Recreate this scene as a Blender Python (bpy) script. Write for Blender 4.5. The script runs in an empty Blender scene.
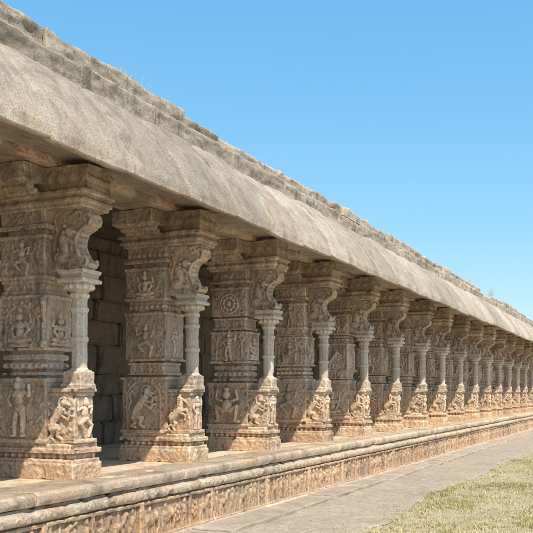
import bpy, bmesh, math, random
import numpy as np
from mathutils import Vector, Matrix, noise
R = math.radians
random.seed(7)
scn = bpy.context.scene
COL = scn.collection
scn.view_settings.view_transform = 'Standard'
scn.view_settings.look = 'None'
scn.view_settings.exposure = 0

# ------------------------------------------------------------ materials
def stone_mat(name, base, alt, dark, ochre=None, dark_amt=0.5, rand=0.2, carve=0.0, bump=1.0, low_ochre=0.0, sc=1.0, top_dark=0.0, pt=(0.62,1.2), streak=0.0, ochre_amt=0.8):
    m = bpy.data.materials.new(name); m.use_nodes = True
    nt = m.node_tree; N = nt.nodes; L = nt.links
    bs = N["Principled BSDF"]; bs.inputs["Roughness"].default_value = 0.92
    bs.inputs["Specular IOR Level"].default_value = 0.15
    tc = N.new("ShaderNodeTexCoord"); oi = N.new("ShaderNodeObjectInfo")
    mul = N.new("ShaderNodeMath"); mul.operation = 'MULTIPLY'; mul.inputs[1].default_value = 57.0
    L.new(oi.outputs["Random"], mul.inputs[0])
    add = N.new("ShaderNodeVectorMath"); add.operation = 'ADD'
    L.new(tc.outputs["Object"], add.inputs[0]); L.new(mul.outputs[0], add.inputs[1])
    V = add.outputs[0]
    def nz(scale, det=5, rough=0.6, vec=None):
        n = N.new("ShaderNodeTexNoise"); n.inputs["Scale"].default_value = scale*sc
        n.inputs["Detail"].default_value = det; n.inputs["Roughness"].default_value = rough
        L.new(vec or V, n.inputs["Vector"]); return n.outputs["Fac"]
    def ramp(fac, a, b, va=0.0, vb=1.0):
        r = N.new("ShaderNodeMapRange"); r.inputs[1].default_value = a; r.inputs[2].default_value = b
        r.inputs[3].default_value = va; r.inputs[4].default_value = vb
        L.new(fac, r.inputs[0]); return r.outputs[0]
    def mix(fac, A, B, mode='MIX'):
        x = N.new("ShaderNodeMix"); x.data_type = 'RGBA'; x.blend_type = mode
        if isinstance(fac, float): x.inputs[0].default_value = fac
        else: L.new(fac, x.inputs[0])
        for i, c in ((6, A), (7, B)):
            if isinstance(c, tuple): x.inputs[i].default_value = (*c, 1)
            else: L.new(c, x.inputs[i])
        return x.outputs[2]
    def grey(s):
        cb = N.new("ShaderNodeCombineColor")
        for i in range(3): L.new(s, cb.inputs[i])
        return cb.outputs[0]
    c = mix(ramp(nz(1.3), 0.38, 0.62), base, alt)
    g = N.new("ShaderNodeNewGeometry"); sp = N.new("ShaderNodeSeparateXYZ")
    L.new(g.outputs["Position"], sp.inputs[0])
    if ochre:
        c = mix(ramp(nz(2.3, 5, 0.65), 0.5, 0.66, 0, ochre_amt), c, ochre)
        if low_ochre > 0:
            c = mix(ramp(sp.outputs[2], 0.7, 1.9, low_ochre, 0.0), c, ochre)
    mp = N.new("ShaderNodeMapping"); mp.inputs["Scale"].default_value = (1, 1, 0.4)
    L.new(V, mp.inputs["Vector"])
    c = mix(ramp(nz(3.4, 6, 0.7, mp.outputs[0]), 0.51, 0.62, 0, dark_amt), c, dark)
    if streak > 0:
        m3 = N.new("ShaderNodeMapping"); m3.inputs["Scale"].default_value = (0.9, 1.8, 0.9)
        L.new(V, m3.inputs["Vector"])
        c = mix(ramp(nz(3.0, 7, 0.75, m3.outputs[0]), 0.50, 0.64, 0, streak), c, dark)
        c = mix(ramp(nz(0.9, 5, 0.65), 0.5, 0.62, 0, streak*0.6), c, dark)
    c = mix(ramp(nz(14, 6, 0.75), 0.54, 0.66, 0, dark_amt*0.8), c, dark)
    c = mix(ramp(nz(7, 6, 0.7), 0.52, 0.66, 0, 0.6), c, tuple(min(0.78, x*1.3) for x in base))
    c = mix(1.0, c, grey(ramp(nz(70, 4, 0.8), 0.35, 0.65, 0.68, 1.30)), 'MULTIPLY')
    c = mix(1.0, c, grey(ramp(oi.outputs["Random"], 0, 1, 1-rand, 1+rand*0.6)), 'MULTIPLY')
    c = mix(1.0, c, grey(ramp(g.outputs["Pointiness"], 0.43, 0.56, pt[0], pt[1])), 'MULTIPLY')  # crease shade painted into the colour, plus cavity dirt and pale worn edges
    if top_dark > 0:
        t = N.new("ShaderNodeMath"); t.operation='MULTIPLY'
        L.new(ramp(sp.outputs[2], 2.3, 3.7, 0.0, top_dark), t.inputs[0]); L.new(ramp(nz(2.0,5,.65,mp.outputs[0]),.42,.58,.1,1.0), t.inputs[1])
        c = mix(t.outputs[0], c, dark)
    L.new(c, bs.inputs["Base Color"])
    b1 = N.new("ShaderNodeBump"); b1.inputs["Strength"].default_value = min(1,0.8*bump); b1.inputs["Distance"].default_value = 0.018*bump
    L.new(nz(30, 6, 0.7), b1.inputs["Height"])
    b2 = N.new("ShaderNodeBump"); b2.inputs["Strength"].default_value = min(1,0.7*bump); b2.inputs["Distance"].default_value = 0.007
    L.new(nz(110, 3, 0.7), b2.inputs["Height"]); L.new(b1.outputs[0], b2.inputs["Normal"])
    last = b2
    if carve > 0:
        v = N.new("ShaderNodeTexVoronoi"); v.inputs["Scale"].default_value = 19; v.feature = 'SMOOTH_F1'
        v.inputs["Smoothness"].default_value = 0.15
        L.new(V, v.inputs["Vector"])
        b3 = N.new("ShaderNodeBump"); b3.inputs["Strength"].default_value = carve; b3.inputs["Distance"].default_value = 0.035
        L.new(v.outputs["Distance"], b3.inputs["Height"]); L.new(b2.outputs[0], b3.inputs["Normal"]); last = b3
    L.new(last.outputs[0], bs.inputs["Normal"])
    return m

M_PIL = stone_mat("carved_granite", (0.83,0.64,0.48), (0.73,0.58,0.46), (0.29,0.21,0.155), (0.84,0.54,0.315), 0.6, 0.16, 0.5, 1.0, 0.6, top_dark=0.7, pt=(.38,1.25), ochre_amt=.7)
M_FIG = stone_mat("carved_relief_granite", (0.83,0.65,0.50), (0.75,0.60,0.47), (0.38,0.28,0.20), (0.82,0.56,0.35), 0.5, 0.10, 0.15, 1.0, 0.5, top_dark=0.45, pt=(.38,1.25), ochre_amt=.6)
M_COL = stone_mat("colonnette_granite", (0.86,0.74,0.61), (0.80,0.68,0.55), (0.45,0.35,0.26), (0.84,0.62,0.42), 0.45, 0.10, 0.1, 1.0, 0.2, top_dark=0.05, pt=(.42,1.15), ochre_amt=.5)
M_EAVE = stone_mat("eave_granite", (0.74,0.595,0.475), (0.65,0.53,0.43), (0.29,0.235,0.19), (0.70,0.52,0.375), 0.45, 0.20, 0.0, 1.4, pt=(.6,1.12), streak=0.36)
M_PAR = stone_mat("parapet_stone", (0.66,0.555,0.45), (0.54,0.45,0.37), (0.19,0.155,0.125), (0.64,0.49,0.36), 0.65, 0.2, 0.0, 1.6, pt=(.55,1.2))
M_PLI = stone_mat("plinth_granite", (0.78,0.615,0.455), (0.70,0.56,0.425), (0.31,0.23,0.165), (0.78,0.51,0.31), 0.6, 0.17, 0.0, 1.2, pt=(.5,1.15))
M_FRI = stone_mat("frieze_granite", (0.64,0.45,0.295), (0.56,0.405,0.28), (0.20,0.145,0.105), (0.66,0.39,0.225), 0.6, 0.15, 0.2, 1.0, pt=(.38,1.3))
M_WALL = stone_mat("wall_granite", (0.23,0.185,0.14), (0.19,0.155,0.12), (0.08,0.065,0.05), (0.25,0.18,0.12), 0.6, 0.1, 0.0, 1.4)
M_PAVE = stone_mat("paving_stone", (0.60,0.50,0.40), (0.53,0.44,0.355), (0.34,0.275,0.215), (0.58,0.45,0.34), 0.45, 0.0, 0.0, 1.3)

def ground_mat(name, a, b, c3, s=1.0, bump=0.5, fine=0.55):
    m = bpy.data.materials.new(name); m.use_nodes = True
    nt = m.node_tree; N = nt.nodes; L = nt.links
    bs = N["Principled BSDF"]; bs.inputs["Roughness"].default_value = 0.95
    bs.inputs["Specular IOR Level"].default_value = 0.1
    g = N.new("ShaderNodeNewGeometry")
    def nz(sc, d=6, r=0.65):
        n = N.new("ShaderNodeTexNoise"); n.inputs["Scale"].default_value = sc*s; n.inputs["Detail"].default_value = d
        n.inputs["Roughness"].default_value = r; L.new(g.outputs["Position"], n.inputs["Vector"]); return n.outputs["Fac"]
    def mix(f, A, B, lo, hi):
        r = N.new("ShaderNodeMapRange"); r.inputs[1].default_value = lo; r.inputs[2].default_value = hi; L.new(f, r.inputs[0])
        x = N.new("ShaderNodeMix"); x.data_type = 'RGBA'; L.new(r.outputs[0], x.inputs[0])
        for i, q in ((6, A), (7, B)):
            if isinstance(q, tuple): x.inputs[i].default_value = (*q, 1)
            else: L.new(q, x.inputs[i])
        return x.outputs[2]
    c = mix(nz(0.9), a, b, 0.4, 0.6)
    c = mix(nz(5), c, c3, 0.5, 0.66)
    c = mix(nz(16), c, tuple(x*0.75 for x in b), 0.54, 0.68)
    c = mix(nz(45, 4), c, tuple(x*fine for x in a), 0.54, 0.72)
    L.new(c, bs.inputs["Base Color"])
    bp = N.new("ShaderNodeBump"); bp.inputs["Strength"].default_value = bump; bp.inputs["Distance"].default_value = 0.03
    L.new(nz(22), bp.inputs["Height"]); L.new(bp.outputs[0], bs.inputs["Normal"])
    return m
M_DIRT = ground_mat("dirt", (0.50,0.41,0.315), (0.43,0.35,0.265), (0.58,0.485,0.385), 1.0, 0.8, 0.6)
M_GROUND = ground_mat("dry_meadow", (0.52,0.43,0.28), (0.43,0.36,0.22), (0.60,0.49,0.34), 1.0, 0.8)

def grass_mat():
    m = bpy.data.materials.new("grass_blades"); m.use_nodes = True
    nt = m.node_tree; N = nt.nodes; L = nt.links
    bs = N["Principled BSDF"]; bs.inputs["Roughness"].default_value = 0.8
    bs.inputs["Specular IOR Level"].default_value = 0.2
    at = N.new("ShaderNodeAttribute"); at.attribute_name = "tint"
    cr = N.new("ShaderNodeValToRGB"); e = cr.color_ramp.elements
    e[0].position = 0; e[0].color = (0.19,0.19,0.06,1)
    e[1].position = 1; e[1].color = (0.66,0.54,0.33,1)
    k = e.new(0.42); k.color = (0.43,0.38,0.17,1)
    L.new(at.outputs["Fac"], cr.inputs[0]); L.new(cr.outputs[0], bs.inputs["Base Color"])
    return m
M_GRASS = grass_mat()

# ------------------------------------------------------------ helpers
def obj(name, me, mat=None, parent=None, loc=(0,0,0), rot=0.0):
    o = bpy.data.objects.new(name, me); COL.objects.link(o)
    o.location = loc; o.rotation_euler = (0,0,rot)
    if parent: o.parent = parent
    if mat and me and not me.materials: me.materials.append(mat)
    return o
def box(bm, x0,x1,y0,y1,z0,z1, tx=1.0, ty=1.0):
    cx,cy = (x0+x1)/2,(y0+y1)/2; hx,hy=(x1-x0)/2,(y1-y0)/2
    vs=[]
    for z,a,b in ((z0,1,1),(z1,tx,ty)):
        for sx,sy in ((-1,-1),(1,-1),(1,1),(-1,1)):
            vs.append(bm.verts.new((cx+sx*hx*a, cy+sy*hy*b, z)))
    for f in ((3,2,1,0),(4,5,6,7),(0,1,5,4),(1,2,6,5),(2,3,7,6),(3,0,4,7)):
        bm.faces.new([vs[i] for i in f])
def ell(bm, c, r, rot=None, sub=2):
    if not hasattr(r,'__len__'): r=(r,r,r)
    M = Matrix.Translation(c)
    if rot is not None: M = M @ Matrix.Rotation(rot,4,'Y')
    M = M @ Matrix.Diagonal((*r,1))
    bmesh.ops.create_icosphere(bm, subdivisions=sub, radius=1.0, matrix=M)
def caps(bm, p, q, r0, r1):
    p=Vector(p); q=Vector(q); n=max(2,int((q-p).length/(min(r0,r1)*0.6))+1)
    for i in range(n+1):
        t=i/n; ell(bm, p.lerp(q,t), r0+(r1-r0)*t, sub=1)
def path(bm, pts, r0, r1):
    n=len(pts)-1
    for i in range(n):
        caps(bm, pts[i], pts[i+1], r0+(r1-r0)*i/n, r0+(r1-r0)*(i+1)/n)
def lathe(bm, prof, cx, cy, seg=16, sx=1, sy=1, rot=0):
    rings=[]
    for r,z in prof:
        rings.append([bm.verts.new((cx+math.cos(rot+2*math.pi*i/seg)*r*sx, cy+math.sin(rot+2*math.pi*i/seg)*r*sy, z)) for i in range(seg)])
    for a,b in zip(rings[:-1], rings[1:]):
        for i in range(seg):
            j=(i+1)%seg; bm.faces.new((a[i],a[j],b[j],b[i]))
    bm.faces.new(rings[0][::-1]); bm.faces.new(rings[-1])
def oct_prism(bm, x0,x1,y0,y1,z0,z1,ch):
    P=[(x0+ch,y0),(x1-ch,y0),(x1,y0+ch),(x1,y1-ch),(x1-ch,y1),(x0+ch,y1),(x0,y1-ch),(x0,y0+ch)]
    a=[bm.verts.new((x,y,z0)) for x,y in P]; b=[bm.verts.new((x,y,z1)) for x,y in P]
    bm.faces.new(a[::-1]); bm.faces.new(b)
    for i in range(8):
        j=(i+1)%8; bm.faces.new((a[i],a[j],b[j],b[i]))
def extr(bm, P, y0, y1):
    a=[bm.verts.new((x,y0,z)) for x,z in P]; b=[bm.verts.new((x,y1,z)) for x,z in P]
    bm.faces.new(a); bm.faces.new(b[::-1])
    n=len(P)
    for i in range(n):
        j=(i+1)%n; bm.faces.new((a[j],a[i],b[i],b[j]))
def rough(me, amp, scale, seed=0, oct=4, chip=0.0):
    off=Vector((seed*13.7, seed*7.1, seed*3.3))
    n=len(me.vertices); co=np.empty(n*3); me.vertices.foreach_get("co",co); co=co.reshape(-1,3)
    no=np.empty(n*3); me.vertices.foreach_get("normal",no); no=no.reshape(-1,3)
    d=np.array([noise.fractal(Vector(c)*scale+off,0.9,2.1,oct) for c in co])*amp
    if chip>0:
        g=np.array([noise.noise(Vector(c)*scale*1.6-off) for c in co]); d-=chip*np.clip(g-0.25,0,1)
    co+=no*d[:,None]
    me.vertices.foreach_set("co",co.ravel()); me.update()
def finish(name, bm, voxel=0.012, amp=0.006, scale=7, seed=0, smooth=0, chip=0.0):
    bmesh.ops.recalc_face_normals(bm, faces=bm.faces)
    me=bpy.data.meshes.new(name+"_src"); bm.to_mesh(me); bm.free()
    o=bpy.data.objects.new("tmp",me); COL.objects.link(o)
    md=o.modifiers.new("r",'REMESH'); md.mode='VOXEL'; md.voxel_size=voxel; md.use_smooth_shade=True
    dg=bpy.context.evaluated_depsgraph_get()
    r=bpy.data.meshes.new_from_object(o.evaluated_get(dg)); r.name=name
    bpy.data.objects.remove(o); bpy.data.meshes.remove(me)
    rough(r, amp, scale, seed, 4, chip)
    return r

# ------------------------------------------------------------ relief figures (x across, z up, -y out)
def fig_standing(bm,h,rs):
    s=h; lean=rs.uniform(-0.05,0.05)
    hip=(lean*s,0,0.50*s)
    ell(bm,(hip[0],-0.03*s,hip[2]),(0.12*s,0.08*s,0.08*s)); ell(bm,(lean*.4*s,-0.03*s,0.62*s),(0.085*s,0.065*s,0.10*s))
    ell(bm,(0,-0.035*s,0.74*s),(0.13*s,0.075*s,0.085*s)); ell(bm,(0,-0.05*s,0.895*s),(0.07*s,0.07*s,0.075*s))
    ell(bm,(0,-0.04*s,0.985*s),(0.055*s,0.05*s,0.06*s)); ell(bm,(0,-0.01*s,0.90*s),(0.14*s,0.02*s,0.12*s))
    for sx in (-1,1):
        path(bm,[(hip[0]+sx*0.05*s,-0.03*s,0.47*s),(sx*0.085*s+lean*s,-0.05*s,0.26*s),(sx*0.08*s,-0.03*s,0.05*s)],0.068*s,0.042*s)
        ell(bm,(sx*0.11*s,-0.04*s,0.03*s),(0.065*s,0.045*s,0.03*s))
    path(bm,[(-0.13*s,-0.03*s,0.79*s),(-0.22*s,-0.04*s,0.66*s),(-0.14*s,-0.06*s,0.55*s)],0.042*s,0.032*s)
    path(bm,[(0.13*s,-0.03*s,0.79*s),(0.25*s,-0.04*s,0.72*s),(0.25*s,-0.05*s,0.9*s)],0.042*s,0.032*s)
def fig_dancer(bm,h,rs):
    s=h
    ell(bm,(0.03*s,-0.03*s,0.48*s),(0.12*s,0.075*s,0.085*s)); ell(bm,(0,-0.03*s,0.66*s),(0.11*s,0.07*s,0.15*s),0.2)
    ell(bm,(0.03*s,-0.05*s,0.88*s),(0.075*s,0.07*s,0.08*s)); ell(bm,(0.04*s,-0.04*s,0.97*s),(0.045*s,0.04*s,0.06*s))
    path(bm,[(0.07*s,-0.03*s,0.45*s),(0.25*s,-0.05*s,0.33*s),(0.16*s,-0.03*s,0.05*s)],0.07*s,0.042*s)
    path(bm,[(-0.03*s,-0.03*s,0.45*s),(-0.23*s,-0.06*s,0.38*s),(-0.06*s,-0.06*s,0.2*s)],0.07*s,0.042*s)
    path(bm,[(-0.1*s,-0.03*s,0.76*s),(-0.28*s,-0.04*s,0.7*s),(-0.3*s,-0.05*s,0.9*s)],0.042*s,0.033*s)
    path(bm,[(0.1*s,-0.03*s,0.76*s),(0.28*s,-0.04*s,0.8*s),(0.23*s,-0.05*s,0.62*s)],0.042*s,0.033*s)
def fig_seated(bm,h,rs):
    s=h*1.15
    ell(bm,(0,-0.03*s,0.14*s),(0.25*s,0.08*s,0.07*s))
    for sx in (-1,1):
        path(bm,[(sx*0.08*s,-0.03*s,0.2*s),(sx*0.26*s,-0.05*s,0.15*s),(-sx*0.02*s,-0.09*s,0.11*s)],0.07*s,0.045*s)
        path(bm,[(sx*0.13*s,-0.03*s,0.5*s),(sx*0.23*s,-0.04*s,0.36*s),(sx*0.15*s,-0.08*s,0.24*s)],0.045*s,0.033*s)
        path(bm,[(sx*0.13*s,-0.02*s,0.5*s),(sx*0.26*s,-0.03*s,0.5*s),(sx*0.25*s,-0.04*s,0.66*s)],0.035*s,0.028*s)
    ell(bm,(0,-0.04*s,0.3*s),(0.105*s,0.07*s,0.13*s)); ell(bm,(0,-0.05*s,0.45*s),(0.14*s,0.07*s,0.09*s))
    ell(bm,(0,-0.06*s,0.63*s),(0.075*s,0.075*s,0.085*s)); ell(bm,(0,-0.05*s,0.76*s),(0.055*s,0.055*s,0.09*s))
    box(bm,-0.3*s,0.3*s,-0.07*s,0.02,0.0,0.06*s)
def fig_lion(bm,h,rs,fl=1):
    s=h; f=lambda x,z,y=-0.03:(fl*x*s,y*s,z*s)
    path(bm,[f(-0.20,0.26),f(-0.16,0.42),f(-0.04,0.56),f(0.07,0.68)],0.11*s,0.10*s)
    ell(bm,f(-0.17,0.27),(0.14*s,0.08*s,0.12*s))
    ell(bm,f(0.12,0.80,-0.05),(0.085*s,0.075*s,0.085*s)); path(bm,[f(0.17,0.79,-.05),f(0.26,0.76,-.06)],0.045*s,0.034*s); path(bm,[f(0.17,0.73,-.05),f(0.23,0.70,-.05)],0.03*s,0.022*s)
    for a in range(9):
        t=a*.42+1.0; ell(bm,f(0.09+math.cos(t)*.125,0.79+math.sin(t)*.13,-.03),0.034*s,sub=1)
    for a in range(4): ell(bm,f(0.0-.03*a,0.70-.06*a,-.07),(0.04*s,0.05*s,0.03*s),sub=1)
    path(bm,[f(-0.18,0.26,-.06),f(0.0,0.24,-.07),f(-0.06,0.08,-.05),f(0.05,0.03,-.05)],0.07*s,0.035*s)
    path(bm,[f(-0.24,0.22),f(-0.2,0.12),f(-0.30,0.05),f(-0.2,0.03)],0.055*s,0.035*s)
    path(bm,[f(0.08,0.60),f(0.22,0.56),f(0.26,0.66),f(0.33,0.67)],0.045*s,0.03*s)
    path(bm,[f(0.06,0.52),f(0.20,0.44),f(0.25,0.52),f(0.32,0.52)],0.045*s,0.03*s)
    path(bm,[f(-0.30,0.28),f(-0.38,0.42),f(-0.30,0.58),f(-0.36,0.72),f(-0.29,0.80)],0.025*s,0.03*s)
def fig_horse(bm,h,rs):
    s=h; f=lambda x,z,y=-0.04:(x*s,y*s,z*s)
    ell(bm,f(-0.16,0.36),(0.14*s,0.08*s,0.15*s)); path(bm,[f(-0.14,0.36),f(0.02,0.52),f(0.08,0.58)],0.12*s,0.10*s)
    path(bm,[f(0.08,0.6),f(0.12,0.76),f(0.1,0.86)],0.08*s,0.055*s); path(bm,[f(0.1,0.87),f(0.2,0.82),f(0.27,0.76)],0.05*s,0.032*s)
    ell(bm,f(0.07,0.95),(0.022*s,0.03*s,0.045*s))
    for a in range(6): ell(bm,f(0.03-.005*a,0.9-.06*a,-.05),(0.04*s,0.04*s,0.032*s),sub=1)
    path(bm,[f(0.12,0.54),f(0.28,0.56),f(0.30,0.44)],0.045*s,0.028*s); path(bm,[f(0.1,0.48),f(0.25,0.42),f(0.22,0.30)],0.045*s,0.028*s)
    path(bm,[f(-0.16,0.3),f(-0.06,0.2),f(-0.14,0.1),f(-0.1,0.02)],0.065*s,0.034*s)
    path(bm,[f(-0.22,0.3),f(-0.2,0.18),f(-0.3,0.1),f(-0.26,0.02)],0.055*s,0.034*s)
    path(bm,[f(-0.29,0.4),f(-0.36,0.3),f(-0.33,0.15)],0.03*s,0.025*s)
def fig_squat(bm,h,rs):
    s=h
    ell(bm,(0,-0.04*s,0.44*s),(0.15*s,0.08*s,0.17*s)); ell(bm,(0,-0.06*s,0.72*s),(0.11*s,0.08*s,0.11*s)); ell(bm,(0,-0.05*s,0.85*s),(0.08*s,0.06*s,0.06*s))
    for sx in (-1,1):
        path(bm,[(sx*0.1*s,-0.04*s,0.32*s),(sx*0.29*s,-0.06*s,0.42*s),(sx*0.25*s,-0.05*s,0.06*s),(sx*0.35*s,-0.06*s,0.04*s)],0.07*s,0.042*s)
        path(bm,[(sx*0.15*s,-0.04*s,0.56*s),(sx*0.31*s,-0.04*s,0.62*s),(sx*0.27*s,-0.05*s,0.82*s)],0.045*s,0.034*s)
def fig_lotus(bm,h,rs):
    r=h*0.36; c=h*0.45
    ell(bm,(0,-0.02,c),(r*.35,0.03,r*.35))
    for i in range(10):
        a=i*math.pi/5
        ell(bm,(math.cos(a)*r*.68,-0.008,c+math.sin(a)*r*.68),(r*.26,0.03,r*.26),sub=1)
    for i in range(28):
        a=i*math.pi/14
        ell(bm,(math.cos(a)*r*1.1,-0.004,c+math.sin(a)*r*1.1),(0.02,0.022,0.02),sub=1)
FIGS=dict(standing=fig_standing,dancer=fig_dancer,seated=fig_seated,lion=fig_lion,squat=fig_squat,lotus=fig_lotus,horse=fig_horse)
FN=dict(standing="carved_figure",dancer="carved_figure",seated="carved_figure",lion="carved_lion",squat="carved_figure",lotus="carved_lotus",horse="carved_horse")
_fc={}
def fig_mesh(kind,h):
    k=(kind,round(h,2))
    if k not in _fc:
        bm=bmesh.new(); FIGS[kind](bm,h,random.Random(len(_fc)))
        for v in bm.verts:
            if v.co.y<0: v.co.y*=1.25
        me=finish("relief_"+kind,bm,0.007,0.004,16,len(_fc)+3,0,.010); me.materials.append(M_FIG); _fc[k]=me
    return _fc[k]

# ------------------------------------------------------------ pillar variants
XI,XO=-.42,.16
HY=.21
def beads_x(bm,x0,x1,y,z,r,step):
    n=max(1,int((x1-x0)/step))
    for i in range(n+1): ell(bm,(x0+(x1-x0)*i/n,y,z),r,sub=1)
def beads_y(bm,y0,y1,x,z,r,step):
    n=max(1,int((y1-y0)/step))
    for i in range(n+1): ell(bm,(x,y0+(y1-y0)*i/n,z),r,sub=1)
def band(bm,x0,x1,y0,y1,z,kind):
    for yy in (y0,y1): beads_x(bm,x0+.03,x1-.03,yy,z,(0.03,0.02,0.03),0.072)
    beads_y(bm,y0+.03,y1-.03,x1,z,(0.02,0.03,0.03),0.072)
def niche(bm,cx,y,z0,w,h,axis='x'):
    pts=[]; n=14
    for i in range(n+1):
        a=math.pi*i/n; pts.append((cx-math.cos(a)*w/2, z0+h-w*0.42+math.sin(a)*w*0.42))
    P=[(cx-w/2,z0+0.02)]+pts+[(cx+w/2,z0+0.02)]
    Q=[(a,y,b) if axis=='x' else (y,a,b) for a,b in P]
    path(bm,Q,0.02,0.02)
    for i,(a,b) in enumerate(pts[1:-1]):
        if i%2==0:
            u=a+(a-cx)*0.16; v=b+0.03
            ell(bm,(u,y,v) if axis=='x' else (y,u,v),0.024,sub=1)
def scrolls(bm,x0,x1,y,z0,z1,rs,n,edge=False):
    for _ in range(n):
        x=rs.uniform(x0,x1); z=rs.uniform(z0,z1); a=rs.uniform(0,6.28); r=rs.uniform(.018,.038)
        if edge and abs(x-(x0+x1)/2)<(x1-x0)*.24: x=x0+rs.random()*.06 if rs.random()<.5 else x1-rs.random()*.06
        path(bm,[(x+math.cos(a+t*.8)*r*(1-t*.12),y,z+math.sin(a+t*.8)*r*(1-t*.12)) for t in range(5)],.015,.012)
def build_variant(k):
    rs=random.Random(100+k)
    parts=[]
    j=lambda a:rs.uniform(-a,a)
    hy=HY; mx=(XI+XO)/2
    zb=1.04+j(.06); z2=1.28+j(.05); z3=1.80+j(.06); z4=1.98+j(.03); z5=2.42+j(.03)
    bm=bmesh.new()
    xb=XI-.06
    box(bm,xb,XO+.01,-hy,hy,.34,zb)
    box(bm,xb-.022,XO+.03,-hy-.022,hy+.022,.345,.385)
    box(bm,xb-.02,XO+.025,-hy-.022,hy+.022,zb-.035,zb)
    if k!=1: box(bm,xb-.012,XO+.015,-hy-.012,hy+.012,zb-.065,zb-.045)
    scrolls(bm,xb+.04,XO-.04,-hy,.44,zb-.09,rs,30,True)
    box(bm,.12,.47,-.15,.15,.34,.90); box(bm,.14,.505,-.18,.18,.35,.39); box(bm,.14,.505,-.18,.18,.86,.895)
    box(bm,.15,.49,-.165,.165,.82,.845)
    scrolls(bm,.17,.44,-.15,.44,.80,rs,12)
    box(bm,.29,.53,-.13,.13,.89,.935); box(bm,.305,.52,-.115,.115,.93,1.06)
    if k in (1,): niche(bm,mx-.03,-hy,.40,.50,.60)
    def neck(za,zc,dense):
        L=zc-za
        oct_prism(bm,XI+.045,XO-.045,-hy+.04,hy-.04,za-.01,zc+.01,.045)
        if dense:
            box(bm,XI+.02,XO-.02,-hy+.01,hy-.01,za+L*.10,za+L*.22)
            oct_prism(bm,XI+.02,XO-.02,-hy+.015,hy-.015,za+L*.34,za+L*.56,.05)
            box(bm,XI+.03,XO-.03,-hy+.02,hy-.02,za+L*.68,za+L*.86)
            band(bm,XI+.02,XO-.02,-hy+.015,hy-.015,za+L*.45,'petal')
        else:
            box(bm,XI+.015,XO-.015,-hy+.008,hy-.008,za+L*.12,za+L*.24)
            box(bm,XI+.03,XO-.03,-hy+.022,hy-.022,za+L*.3,za+L*.75)
            box(bm,XI+.015,XO-.015,-hy+.005,hy-.005,za+L*.78,za+L*.88)
            scrolls(bm,XI+.06,XO-.06,-hy+.022,za+L*.35,za+L*.7,rs,12)
    neck(zb,z2,k%2==0)
    box(bm,XI-.01,XO,-hy,hy,z2,z3)
    box(bm,XI-.03,XO+.02,-hy-.02,hy+.02,z2,z2+.03); box(bm,XI-.025,XO+.015,-hy-.016,hy+.016,z3-.03,z3)
    if k%2==0: niche(bm,mx,-hy,z2+.03,.42,.42)
    scrolls(bm,XI+.03,XO-.05,-hy,z2+.06,z3-.06,rs,22,True)
    if k in (0,3):
        for sx in (XI+.01,XO-.02):
            lathe(bm,[(.035,z2+.03),(.045,z2+.08),(.024,z2+.11),(.028,z3-.12),(.042,z3-.08),(.034,z3-.03)],sx,-(hy-.0),8)
    neck(z3,z4,k%2==1)
    box(bm,XI-.01,XO-.01,-hy+.005,hy-.005,z4,z5)
    scrolls(bm,XI+.04,XO-.05,-hy+.005,z4+.05,z5-.06,rs,24,True)
    box(bm,XI-.025,XO+.005,-hy-.016,hy+.016,z5-.035,z5)
    if k!=2: box(bm,XI-.02,XO+.005,-hy-.012,hy+.012,z4,z4+.03)
    oct_prism(bm,XI+.04,XO-.04,-hy+.035,hy-.035,z5-.01,z5+.1,.05)
    box(bm,XI-.03,XO+.03,-hy-.012,hy+.012,z5+.055,z5+.10); box(bm,XI+.005,XO,-hy+.012,hy-.012,z5+.09,2.72)
    if k%2: band(bm,XI+.01,XO,-hy+.012,hy-.012,z5+.155,'petal')
    else: scrolls(bm,XI+.04,XO-.04,-hy+.012,z5+.13,z5+.22,rs,9)
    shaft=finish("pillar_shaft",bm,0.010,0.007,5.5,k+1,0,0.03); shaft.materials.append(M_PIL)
    parts.append(("pillar",shaft,(0,0,0),0))
    bm=bmesh.new(); b=.235
    box(bm,-.52,.52,-b,b,-.01,.15); box(bm,-.505,.505,-b+.015,b-.015,.14,.19)
    box(bm,-.47,.47,-b+.045,b-.045,.18,.27)
    box(bm,-.515,.515,-b+.002,b-.002,.25,.295); box(bm,-.49,.48,-b+.02,b-.02,.29,.345)
    beads_x(bm,-.44,.44,-b+.045,.22,(.035,.028,.026),.088); beads_y(bm,-.15,.15,.47,.22,(.028,.035,.026),.1)
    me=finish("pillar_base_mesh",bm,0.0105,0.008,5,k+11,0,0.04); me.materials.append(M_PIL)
    parts.append(("pillar_base",me,(0,0,0),0))
    bm=bmesh.new(); ra=.082; cx=.42
    prof=[(.095,1.05),(.100,1.07),(.095,1.09),(ra,1.095),(ra,1.36),(ra+.014,1.37),(ra+.014,1.40),(ra,1.41),
          (ra,1.65),(ra+.012,1.66),(ra+.018,1.69),(ra,1.71),(ra,1.79),(.098,1.80),(.11,1.825),(.09,1.845),(.095,1.86),(.135,1.885),(.15,1.915),(.135,1.94),(.11,1.95)]
    lathe(bm,prof,cx,0,16 if k==1 else 8,rot=math.pi/8)
    box(bm,.33,.51,-.09,.09,1.04,1.075)
    for i in range(12):
        a=i*math.pi/6; ell(bm,(cx+math.cos(a)*.135,math.sin(a)*.135,1.905),(.027,.027,.03),sub=1)
    box(bm,.26,.585,-.155,.155,1.945,1.985); box(bm,.28,.56,-.135,.135,1.98,2.03); box(bm,.265,.58,-.15,.15,2.035,2.075)
    me=finish("colonnette_mesh",bm,0.010,0.004,7,k+21,0,0.016); me.materials.append(M_COL)
    parts.append(("colonnette",me,(0,0,0),0))
    bm=bmesh.new()
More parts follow.
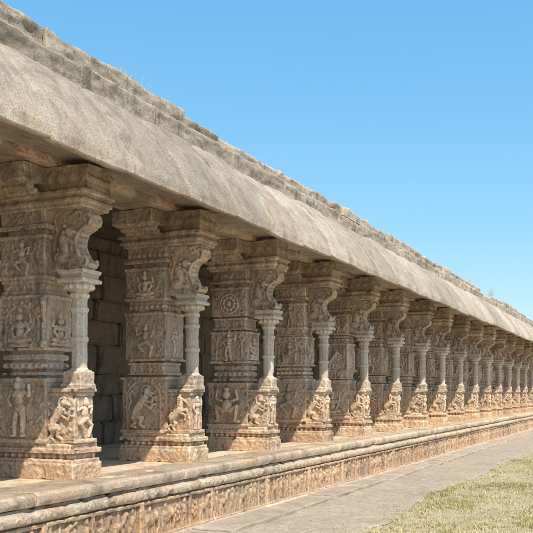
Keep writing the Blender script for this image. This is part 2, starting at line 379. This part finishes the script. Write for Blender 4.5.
    P=[(.12,2.07),(.54,2.07),(.57,2.105),(.56,2.165),(.505,2.205),(.46,2.235),(.44,2.29),(.435,2.35),(.455,2.41),(.51,2.45),(.58,2.48),(.62,2.53),(.63,2.60),(.60,2.68),(.12,2.68)]
    extr(bm,P,-.085,.085)
    for sy in (-1,1):
        y=sy*.085
        def curl(cx_,cz_,r,st,dr,turns=9):
            path(bm,[(cx_+math.cos(st+dr*t*.6)*r*(1-t/turns*.75),y,cz_+math.sin(st+dr*t*.6)*r*(1-t/turns*.75)) for t in range(turns)],.022,.016)
        curl(.525,2.14,.055,0.5,-1); curl(.565,2.575,.065,-.9,1); curl(.48,2.60,.05,2.2,-1)
        path(bm,[(.48,y,2.22),(.435,y,2.30),(.435,y,2.37),(.47,y,2.44),(.55,y,2.50)],.022,.02)
        ell(bm,(.26,y,2.20),(.085,.055,.07)); ell(bm,(.29,y,2.34),(.06,.05,.12),-.3)
        ell(bm,(.38,y,2.46),(.055,.06,.052)); ell(bm,(.43,y,2.45),(.032,.05,.026))
        for a in range(5): ell(bm,(.32-.02*a,y,2.51-.055*a),(.028,.04,.028),sub=1)
        path(bm,[(.29,y,2.18),(.40,y,2.17),(.36,y,2.10),(.43,y,2.09)],.034,.024)
        path(bm,[(.34,y,2.38),(.41,y,2.34),(.39,y,2.27)],.028,.022)
        path(bm,[(.19,y,2.20),(.17,y,2.34),(.22,y,2.46),(.18,y,2.58)],.022,.018)
    for zz,xx in ((2.12,.565),(2.20,.505),(2.32,.44),(2.43,.48),(2.52,.60),(2.6,.63)): ell(bm,(xx,0,zz),(.025,.08,.028))
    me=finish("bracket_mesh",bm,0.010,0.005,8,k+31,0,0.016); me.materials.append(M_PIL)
    parts.append(("bracket",me,(0,0,0),0))
    bm=bmesh.new()
    box(bm,-.46,.62,-.225,.225,2.67,2.715)
    box(bm,-.50,.65,-.25,.25,2.71,2.75); box(bm,-.47,.63,-.235,.235,2.74,2.80); box(bm,-.52,.67,-.265,.265,2.79,2.835)
    for sy in (-1,1):
        y0,y1=(0,.52) if sy>0 else (-.52,0)
        box(bm,-.42,.16,y0,y1,2.91,3.09)
        path(bm,[(-.36,sy*.465,2.93),(.10,sy*.465,2.93)],.055,.055)
        path(bm,[(-.36,sy*.37,2.885),(.10,sy*.37,2.885)],.05,.05)
        path(bm,[(-.36,sy*.29,2.85),(.10,sy*.29,2.85)],.04,.04)
    box(bm,-.52,.66,-.20,.20,2.83,3.09)
    path(bm,[(.63,-.16,2.94),(.63,.16,2.94)],.055,.055); path(bm,[(.55,-.16,2.89),(.55,.16,2.89)],.045,.045)
    for x in (-.4,-.25,-.1,.05,.2,.35,.5): ell(bm,(x,-.20,2.96),(.055,.02,.05))
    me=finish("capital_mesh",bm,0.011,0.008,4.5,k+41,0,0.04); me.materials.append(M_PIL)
    parts.append(("capital",me,(0,0,0),0))
    sets=[("standing","seated","dancer","lion","dancer","seated"),("lion","dancer","seated","horse","standing","standing"),("squat","standing","lotus","lion","standing","seated"),("seated","lion","dancer","horse","dancer","lotus"),("dancer","squat","standing","lion","standing","dancer")]
    a,bb,c,d,e,f=sets[k%5]
    parts.append((FN[a],fig_mesh(a,.58 if a!='seated' else .50),(mx-.03,-hy+.003,.405),0))
    parts.append((FN[bb],fig_mesh(bb,.42),(mx,-hy+.003,z2+.035),0))
    parts.append((FN[c],fig_mesh(c,.36),(mx,-hy+.008,z4+.025),0))
    parts.append((FN[d],fig_mesh(d,.46),(.315,-.147,.38),0))
    parts.append((FN[f],fig_mesh(f,.34),(XO-.002,0,z2+.05),math.pi/2))
    parts.append((FN[e],fig_mesh(e,.40),(.467,0,.395),math.pi/2))
    return parts
NV=5
variants=[build_variant(k) for k in range(NV)]

# ------------------------------------------------------------ building
ZP=0.71
temple=bpy.data.objects.new("temple_gallery",None); COL.objects.link(temple)
temple["label"]="long weathered granite temple gallery with carved pillars and curved stone eave"
temple["category"]="temple"
SP=2.25; Y0=6.81
order=[3,0,1,2,4,3,1,0,2,4,1,3,0,2,4,1,0,3,2,4,1,0]
for n in range(-1,20):
    v=variants[order[n+1]]
    rs=random.Random(n+50)
    px=-5.66+rs.uniform(-.012,.012); py=Y0+SP*n+rs.uniform(-.03,.03)
    root=obj("pillar",v[0][1],None,temple,(px,py,ZP),R(rs.uniform(-.9,.9)))
    for nm,me,loc,rot in v[1:]:
        obj(nm,me,None,root,loc,rot)

def sweep(name, P, y0, y1, mat, parent, amp=0.01, scale=4, seed=0, dy=0.04, ds=0.05, inset=0.012, chip=0.0, aniso=(1,1,1), bulge=0.0):
    Q=[]; n=len(P)
    for i in range(n):
        a=Vector(P[i]); b=Vector(P[(i+1)%n]); m=max(1,int((b-a).length/ds))
        for k in range(m): Q.append(a.lerp(b,k/m))
    c=sum(Q,Vector((0,0)))/len(Q)
    L=y1-y0; J=max(2,int(L/dy)); off=Vector((seed*5.1,seed*2.3,seed*9.7))
    V=[];F=[];M=len(Q); yc=(y0+y1)/2
    ys=[0,.012]+[L*j/J for j in range(1,J)]+[L-.012,L]; J=len(ys)-1
    for j in range(J+1):
        e=0<j<J
        bl=bulge*(1-(2*ys[j]/L-1)**4)-bulge
        for q in Q:
            d=(q-c)
            qq=q if e else q-d.normalized()*inset
            p=Vector((-qq.x, y0+ys[j] - yc, qq.y))
            w=Vector((p.x*aniso[0],(p.y+yc)*aniso[1],p.z*aniso[2]))
            a=amp*noise.fractal(w*scale+off,0.8,2.1,5)+bl
            dn=Vector((-d.x,0,d.y)).normalized()
            if chip>0: a-=chip*max(0,noise.noise(w*scale*0.6+off*2)-0.1)
            p+=dn*a
            if e: p.y+=amp*0.25*noise.noise(w*9+off) if 1<j<J-1 else 0
            V.append(p)
    for j in range(J):
        for i in range(M):
            k=(i+1)%M
            F.append((j*M+i,j*M+k,(j+1)*M+k,(j+1)*M+i))
    F.append(tuple(range(M))[::-1]); F.append(tuple(J*M+i for i in range(M)))
    me=bpy.data.meshes.new(name); me.from_pydata(V,[],F)
    bm=bmesh.new(); bm.from_mesh(me); bmesh.ops.recalc_face_normals(bm,faces=bm.faces)
    for f in bm.faces: f.smooth=len(f.verts)==4
    for e in bm.edges:
        if len(e.link_faces)==2 and e.calc_face_angle(0)>R(35): e.smooth=False
    bm.to_mesh(me); bm.free()
    return obj(name,me,mat,parent,(0,yc,0))
YEND=51.5
EP=[(4.30,3.535),(4.285,3.545),(4.285,3.64),(4.35,3.77),(4.45,3.95),(4.58,4.13),(4.74,4.31),(4.90,4.46),(5.10,4.56),(5.35,4.58),(5.40,4.10),(5.34,3.86),(5.10,3.85),(4.85,3.79),(4.62,3.70),(4.45,3.60),(4.37,3.545)]
y=1.2; i=0; rs=random.Random(3)
while y<YEND:
    L=rs.uniform(0.95,1.2)
    dz=rs.uniform(-.014,.014); dd=rs.uniform(-.020,.020)
    sweep("eave_slab",[(a+dd,b+dz) for a,b in EP],y,y+L-0.022,M_EAVE,temple,0.017,4.0,i,0.035 if y<25 else 0.1,0.035,0.026,0.03,(1,1,1),0.045)
    y+=L; i+=1
y=1.2; i=0
while y<YEND:
    L=rs.uniform(1.0,2.0); h=rs.uniform(-.015,.015); f=rs.uniform(-.03,.025)
    sweep("parapet_stone",[(4.98+f,4.46),(4.97+f,4.675+h),(4.98+f,4.69+h),(5.5,4.695+h),(5.5,4.46)],y,y+L-0.010,M_PAR,temple,0.022,6.5,i+100,0.022 if y<20 else 0.07,0.022,0.012,0.05,(1,.5,1.3))
    y+=L; i+=1
y=1.2
while y<YEND:
    L=rs.uniform(0.7,2.2); h=rs.uniform(-.045,.02)+(.04 if y<7.5 else 0); f=rs.uniform(-.045,.06)
    if not(8<y and rs.random()<0.06):
        sweep("coping_stone",[(5.04+f,4.70),(5.03+f,4.84+h),(5.05+f,4.865+h),(5.6,4.87+h),(5.6,4.70)],y,y+L-0.012,M_PAR,temple,0.023,6.5,i+300,0.022 if y<20 else 0.07,0.022,0.014,0.06,(1,.5,1.3))
    y+=L; i+=1

def simple_box(name,x0,x1,y0,y1,z0,z1,mat,parent,bev=0.01):
    bm=bmesh.new(); box(bm,x0,x1,y0,y1,z0,z1)
    bmesh.ops.bevel(bm,geom=bm.edges[:],offset=bev,segments=2,affect='EDGES')
    me=bpy.data.meshes.new(name); bm.to_mesh(me); bm.free()
    return obj(name,me,mat,parent)
for n in range(-3,20):
    yc=Y0+SP*n
    sweep("beam",[(5.36,3.805),(5.36,4.12),(5.95,4.12),(5.95,3.805)],yc+.006,yc+SP-.006,M_PIL,temple,0.01,4,n+500,0.15,0.1)
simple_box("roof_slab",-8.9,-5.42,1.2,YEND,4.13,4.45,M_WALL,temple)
simple_box("floor",-8.9,-5.0,1.2,YEND,0.3,0.70,M_PLI,temple)
bm=bmesh.new(); rs=random.Random(11); z=0.69
while z<4.12:
    h=min(rs.uniform(.30,.50),4.13-z)
    if 4.13-(z+h)<.12: h=4.13-z
    y=1.2+rs.uniform(-.5,0)
    while y<YEND:
        L=rs.uniform(.5,1.4); p=rs.uniform(0,.06)
        bb=bmesh.new(); box(bb,-8.6,-8.3+p,y+.004,y+L-.004,z+.004,z+h-.004)
        bmesh.ops.bevel(bb,geom=bb.edges[:],offset=.03,segments=2,affect='EDGES')
        for v in bb.verts: v.co+=Vector((noise.noise(v.co*3)*.03,noise.noise(v.co*4)*.015,noise.noise(v.co*5)*.012))
        m=bpy.data.meshes.new("t"); bb.to_mesh(m); bb.free(); bm.from_mesh(m); bpy.data.meshes.remove(m)
        y+=L
    z+=h
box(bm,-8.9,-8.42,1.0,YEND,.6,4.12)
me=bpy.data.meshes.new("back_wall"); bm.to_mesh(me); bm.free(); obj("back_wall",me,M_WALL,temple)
simple_box("end_wall",-8.6,-5.3,YEND,YEND+.5,.0,4.4,M_WALL,temple)

# plinth (edge DL metres from the camera line) -------------------------
y=1.2; i=0; SH=.05
while y<YEND:
    L=rs.uniform(0.9,2.0); f=rs.uniform(-.015,.02)+SH; h=rs.uniform(-.014,.006)
    sweep("ledge_slab",[(4.745+f,.585),(4.70+f,.60),(4.685+f,.64),(4.69+f,.685),(4.725+f,.712+h),(5.3,.716+h),(5.3,.585)],y,y+L-.014,M_PLI,temple,0.010,6,i+700,0.025 if y<25 else .12,0.02,0.014,0.04)
    y+=L; i+=1
def moulding(k,L):
    rr=random.Random(k+31)
    bm=bmesh.new()
    P=[(-4.80,.583),(-4.75,.583),(-4.75,.565),(-4.715,.56),(-4.685,.54),(-4.675,.505),(-4.685,.47),(-4.705,.455),(-4.75,.45),(-4.75,.435),(-5.0,.435),(-5.0,.583)]
    extr(bm,P,-L/2+.006,L/2-.006)
    q=-L/2+.05
    while q<L/2-.06:
        t=rr.random()
        if t<.35: path(bm,[(-4.68,q+math.cos(t_*.5)*.035,.505+math.sin(t_*.5)*.028) for t_ in range(11)],.011,.011); q+=.10
        elif t<.7: path(bm,[(-4.68,q-.02+.014*u,.505+.02*math.sin(u*.9)) for u in range(9)],.012,.012); q+=.14
        else: q+=.10
    me=finish("moulding_mesh",bm,0.0090,0.006,5,k+61,0,0.04); me.materials.append(M_PLI); return me
ML=[moulding(k,1.5) for k in range(4)]
def frieze(k,L):
    rr=random.Random(k+400)
    bm=bmesh.new()
    x=0; c=-L/2+.05
    while c<L/2-.14:
        t=rr.choice("epmmhl")
        if t=='e' and c<L/2-.32:
            c+=.13; zc=.24
            ell(bm,(x,c,zc),(.05,.10,.07)); ell(bm,(x,c+.10,zc+.03),(.055,.05,.052)); ell(bm,(x+.02,c+.075,zc+.03),(.055,.025,.04))
            path(bm,[(x+.02,c+.14,zc+.01),(x+.02,c+.155,zc-.07),(x+.015,c+.13,.13)],.023,.016)
            for u in (-.07,-.025,.03,.075): path(bm,[(x+.008,c+u,.2),(x+.008,c+u+rr.uniform(-.01,.015),.115)],.026,.022)
            ell(bm,(x,c-.01,.33),(.035,.028,.045)); ell(bm,(x,c-.01,.38),.022)
            c+=.18
        elif t=='h' and c<L/2-.28:
            c+=.11
            ell(bm,(x,c,.25),(.04,.085,.042)); path(bm,[(x+.01,c+.07,.27),(x+.01,c+.11,.34)],.03,.024); ell(bm,(x+.01,c+.13,.34),(.03,.04,.022))
            for u,w in ((-.06,-.03),(-.03,.0),(.05,.05),(.07,.02)): path(bm,[(x+.01,c+u,.22),(x+.01,c+u+w,.115)],.021,.015)
            ell(bm,(x,c-.01,.32),(.03,.024,.05)); ell(bm,(x,c-.01,.375),.021)
            c+=.16
        elif t=='p':
            c+=.03; box(bm,x-.02,x+.035,c-.022,c+.022,.10,.40); c+=.05
        elif t=='l':
            c+=.07
            for a in range(7): ell(bm,(x,c+math.cos(a*.9)*.05,.25+math.sin(a*.9)*.06),(.03,.026,.03),sub=1)
            ell(bm,(x,c,.25),.03); c+=.09
        else:
            c+=.055; d=rr.uniform(-.02,.02); u=rr.choice((-1,1))
            ell(bm,(x,c+d,.27),(.04,.034,.06)); ell(bm,(x+.01,c+d,.355),.03)
            path(bm,[(x,c,.22),(x,c-.045,.115)],.027,.02); path(bm,[(x,c,.22),(x,c+.04,.17),(x,c+.03,.115)],.027,.02)
            path(bm,[(x,c+d+u*.02,.31),(x,c+d+u*.07,.28),(x,c+d+u*.075,.37)],.018,.015)
            c+=.075
    for v in bm.verts:
        v.co.x=-4.775+v.co.x*.85; v.co.z=.06+(v.co.z-.10)*1.2
    box(bm,-5.0,-4.775,-L/2+.004,L/2-.004,.02,.44)
    box(bm,-5.0,-4.715,-L/2+.004,L/2-.004,.02,.075); box(bm,-5.0,-4.74,-L/2+.004,L/2-.004,.405,.44)
    for e in (-1,1): box(bm,-4.8,-4.735,e*(L/2-.02)-.018,e*(L/2-.02)+.018,.05,.43)
    me=finish("frieze_mesh",bm,0.009,0.006,8,k+71,0,.022); me.materials.append(M_FRI); return me
FL=[frieze(k,1.5) for k in range(5)]
y=1.2+.75; n=0
while y<YEND:
    rr=random.Random(n+70)
    obj("plinth_moulding",ML[rr.randrange(4)],None,temple,(rr.uniform(-.012,.012)-SH,y,rr.uniform(-.003,.0)))
    obj("carved_frieze",FL[n%5],None,temple,(rr.uniform(-.008,.004)-.01,y,0))
    y+=1.5; n+=1
y=1.2; i=0
while y<YEND:
    L=rs.uniform(1.0,2.2); f=rs.uniform(-.012,.02)
    sweep("footing_stone",[(4.68+f,-.05),(4.67+f,.04),(4.69+f,.055),(5.0,.055),(5.0,-.05)],y,y+L-.01,M_PLI,temple,0.012,5,i+800,0.05 if y<25 else .15,0.04,0.01,0.02)
    y+=L; i+=1

# ------------------------------------------------------------ ground
bm=bmesh.new(); S=1500
for q in ((-S,-S),(S,-S),(S,S),(-S,S)): bm.verts.new((q[0],q[1],0))
bm.faces.new(bm.verts[:]); me=bpy.data.meshes.new("ground"); bm.to_mesh(me); bm.free()
g=obj("ground",me,M_GROUND); g["kind"]="structure"
def edge_at(y): return -3.03+.30*noise.noise(Vector((y*.35,0,0)))+.18*noise.noise(Vector((y*1.7,3,0)))
V=[];F=[]; n=900; W=36
for i in range(n):
    y=1+i*.06
    e=edge_at(y)
    for k in range(W):
        x=-4.75+(e+4.75)*k/(W-1); w=Vector((x*2.2,y*2.2,0))
        V.append((x,y,.020+.016*noise.fractal(w,1,2,4)-(0.017 if k==W-1 else 0)))
for i in range(n-1):
    for k in range(W-1): F.append((i*W+k,i*W+k+1,(i+1)*W+k+1,(i+1)*W+k))
me=bpy.data.meshes.new("path"); me.from_pydata(V,[],F); me.polygons.foreach_set("use_smooth",[True]*len(F))
p=obj("path",me,M_DIRT); p["kind"]="structure"
bm=bmesh.new(); rs=random.Random(21)
y=0.5
while y<YEND:
    L=rs.uniform(.8,1.9); e=rs.uniform(-.04,.04)
    bb=bmesh.new(); box(bb,-4.66,-4.20+e,y+.003,y+L-.003,-.06,.055+rs.uniform(-.012,.012))
    bmesh.ops.subdivide_edges(bb,edges=bb.edges[:],cuts=13,use_grid_fill=True)
    for v in bb.verts:
        f=noise.fractal(v.co*5,.8,2,5); v.co+=Vector((f*.03,noise.noise(v.co*5)*.012,f*.014))
    m=bpy.data.meshes.new("t"); bb.to_mesh(m); bb.free(); bm.from_mesh(m); bpy.data.meshes.remove(m)
    y+=L
for f in bm.faces: f.smooth=True
for e in bm.edges:
    if len(e.link_faces)==2 and e.calc_face_angle(0)>R(45): e.smooth=False
me=bpy.data.meshes.new("stone_pavement"); bm.to_mesh(me); bm.free()
p=obj("stone_pavement",me,M_PAVE); p["kind"]="structure"
bm=bmesh.new(); rs=random.Random(9)
for q in range(900):
    y=6+34*rs.random()**1.5; x=rs.uniform(-4.2,-2.6); s=rs.uniform(.004,.012)*(2.0 if rs.random()<.04 else 1)
    bmesh.ops.create_icosphere(bm,subdivisions=1,radius=1,matrix=Matrix.Translation((x,y,.02+s*.2))@Matrix.Rotation(rs.random()*6,4,'Z')@Matrix.Diagonal((s*rs.uniform(.7,1.3),s,s*.6,1)))
me=bpy.data.meshes.new("gravel"); bm.to_mesh(me); bm.free(); o=obj("gravel",me,M_PAVE); o["kind"]="stuff"

# grass ---------------------------------------------------------
rng=np.random.default_rng(5)
def grass(name,pts,hmin,hmax,tint,blades=5,wid=.006,spread=.02,lean=1.3):
    V=[];F=[];T=[]
    for (x,y),t in zip(pts,tint):
        for b in range(blades):
            a=rng.uniform(0,6.283); h=rng.uniform(hmin,hmax); l=rng.uniform(.15,lean)*h
            bx=x+rng.normal(0,spread); by=y+rng.normal(0,spread); w=wid*rng.uniform(.6,1.3)
            px,py=-math.sin(a)*w,math.cos(a)*w; k=len(V); mx_,my_=bx+math.cos(a)*l*.45,by+math.sin(a)*l*.45
            V+= [(bx-px,by-py,0),(bx+px,by+py,0),(mx_+px*.8,my_+py*.8,h*.65),(mx_-px*.8,my_-py*.8,h*.65),(bx+math.cos(a)*l,by+math.sin(a)*l,h)]
            F+= [(k,k+1,k+2,k+3),(k+3,k+2,k+4)]
            tt=min(1,max(0,t+rng.normal(0,.18))); T+=[tt]*5
    me=bpy.data.meshes.new(name); me.from_pydata(V,[],F)
    at=me.attributes.new("tint",'FLOAT','POINT'); at.data.foreach_set("value",np.array(T,dtype=np.float32))
    return me
pts=[];tint=[]; tries=0
while len(pts)<25000 and tries<500000:
    tries+=1
    dpt=8.0+ 34*rng.random()**1.8
    lat=rng.uniform(-.05,.62)
    yv=dpt*math.cos(R(25))+dpt*lat*math.sin(R(25)); xv=-dpt*math.sin(R(25))+dpt*lat*math.cos(R(25))
    if xv<edge_at(yv)-abs(rng.normal(0,.22))+.08: continue
    q=noise.fractal(Vector((xv*.9,yv*.6,1)),1,2,4); q2=noise.noise(Vector((xv*3.1,yv*3.1,7)))
    if q2+q*.6<.04 and rng.random()<.85: continue
    pts.append((xv,yv)); tint.append(.62-.5*q+.3*q2)
me=grass("grass",pts,.008,.044,tint,6,.0036,.032); g=obj("grass",me,M_GRASS); g["kind"]="stuff"
for (x,y,z,s) in ((-5.10,7.48,4.83,.9),(-5.08,28.9,4.83,1.4),(-5.08,25.2,4.83,1.0)):
    me=grass("dry_plant",[(rng.normal(0,.05),rng.normal(0,.11)) for _ in range(26)],.08*s,.24*s,[1]*26,3,.0020,.02,.7)
    o=obj("dry_plant",me,M_GRASS,None,(x,y,z)); o["label"]="small tuft of dry grass growing on the roof edge"; o["category"]="plant"; o["group"]="weeds on the temple roof"

# ------------------------------------------------------------ light, sky, camera
sd=Vector((0.50,-0.46,0.96)).normalized()
el=math.asin(sd.z); az=math.atan2(sd.x,sd.y)
w=bpy.data.worlds.new("World"); scn.world=w; w.use_nodes=True; nt=w.node_tree
sky=nt.nodes.new("ShaderNodeTexSky"); sky.sky_type='NISHITA'; sky.sun_disc=False
sky.sun_elevation=el; sky.sun_rotation=az; sky.air_density=1.0; sky.dust_density=0.6; sky.ozone_density=1.5
sep=nt.nodes.new("ShaderNodeSeparateColor"); cmb=nt.nodes.new("ShaderNodeCombineColor")
nt.links.new(sky.outputs[0],sep.inputs[0])
for i,(gam,k) in enumerate(((1.0,.95),(.56,2.3),(.3,4.2))):
    pw=nt.nodes.new("ShaderNodeMath"); pw.operation='POWER'; pw.inputs[1].default_value=gam
    ml=nt.nodes.new("ShaderNodeMath"); ml.operation='MULTIPLY'; ml.inputs[1].default_value=k
    nt.links.new(sep.outputs[i],pw.inputs[0]); nt.links.new(pw.outputs[0],ml.inputs[0]); nt.links.new(ml.outputs[0],cmb.inputs[i])
bg=nt.nodes["Background"]; bg.inputs[1].default_value=0.145
nt.links.new(cmb.outputs[0],bg.inputs[0])
sl=bpy.data.lights.new("sun",'SUN'); sl.energy=5.0; sl.angle=R(.5); sl.color=(1,.90,.75)
so=bpy.data.objects.new("sun",sl); COL.objects.link(so); so.rotation_euler=sd.to_track_quat('Z','Y').to_euler()
cam=bpy.data.cameras.new("camera"); co=bpy.data.objects.new("camera",cam); COL.objects.link(co)
co.location=(0,0,1.56); co.rotation_euler=(R(90),0,R(25)); cam.lens=56.4; cam.sensor_width=36
cam.shift_y=0.237; cam.clip_end=4000; scn.camera=co
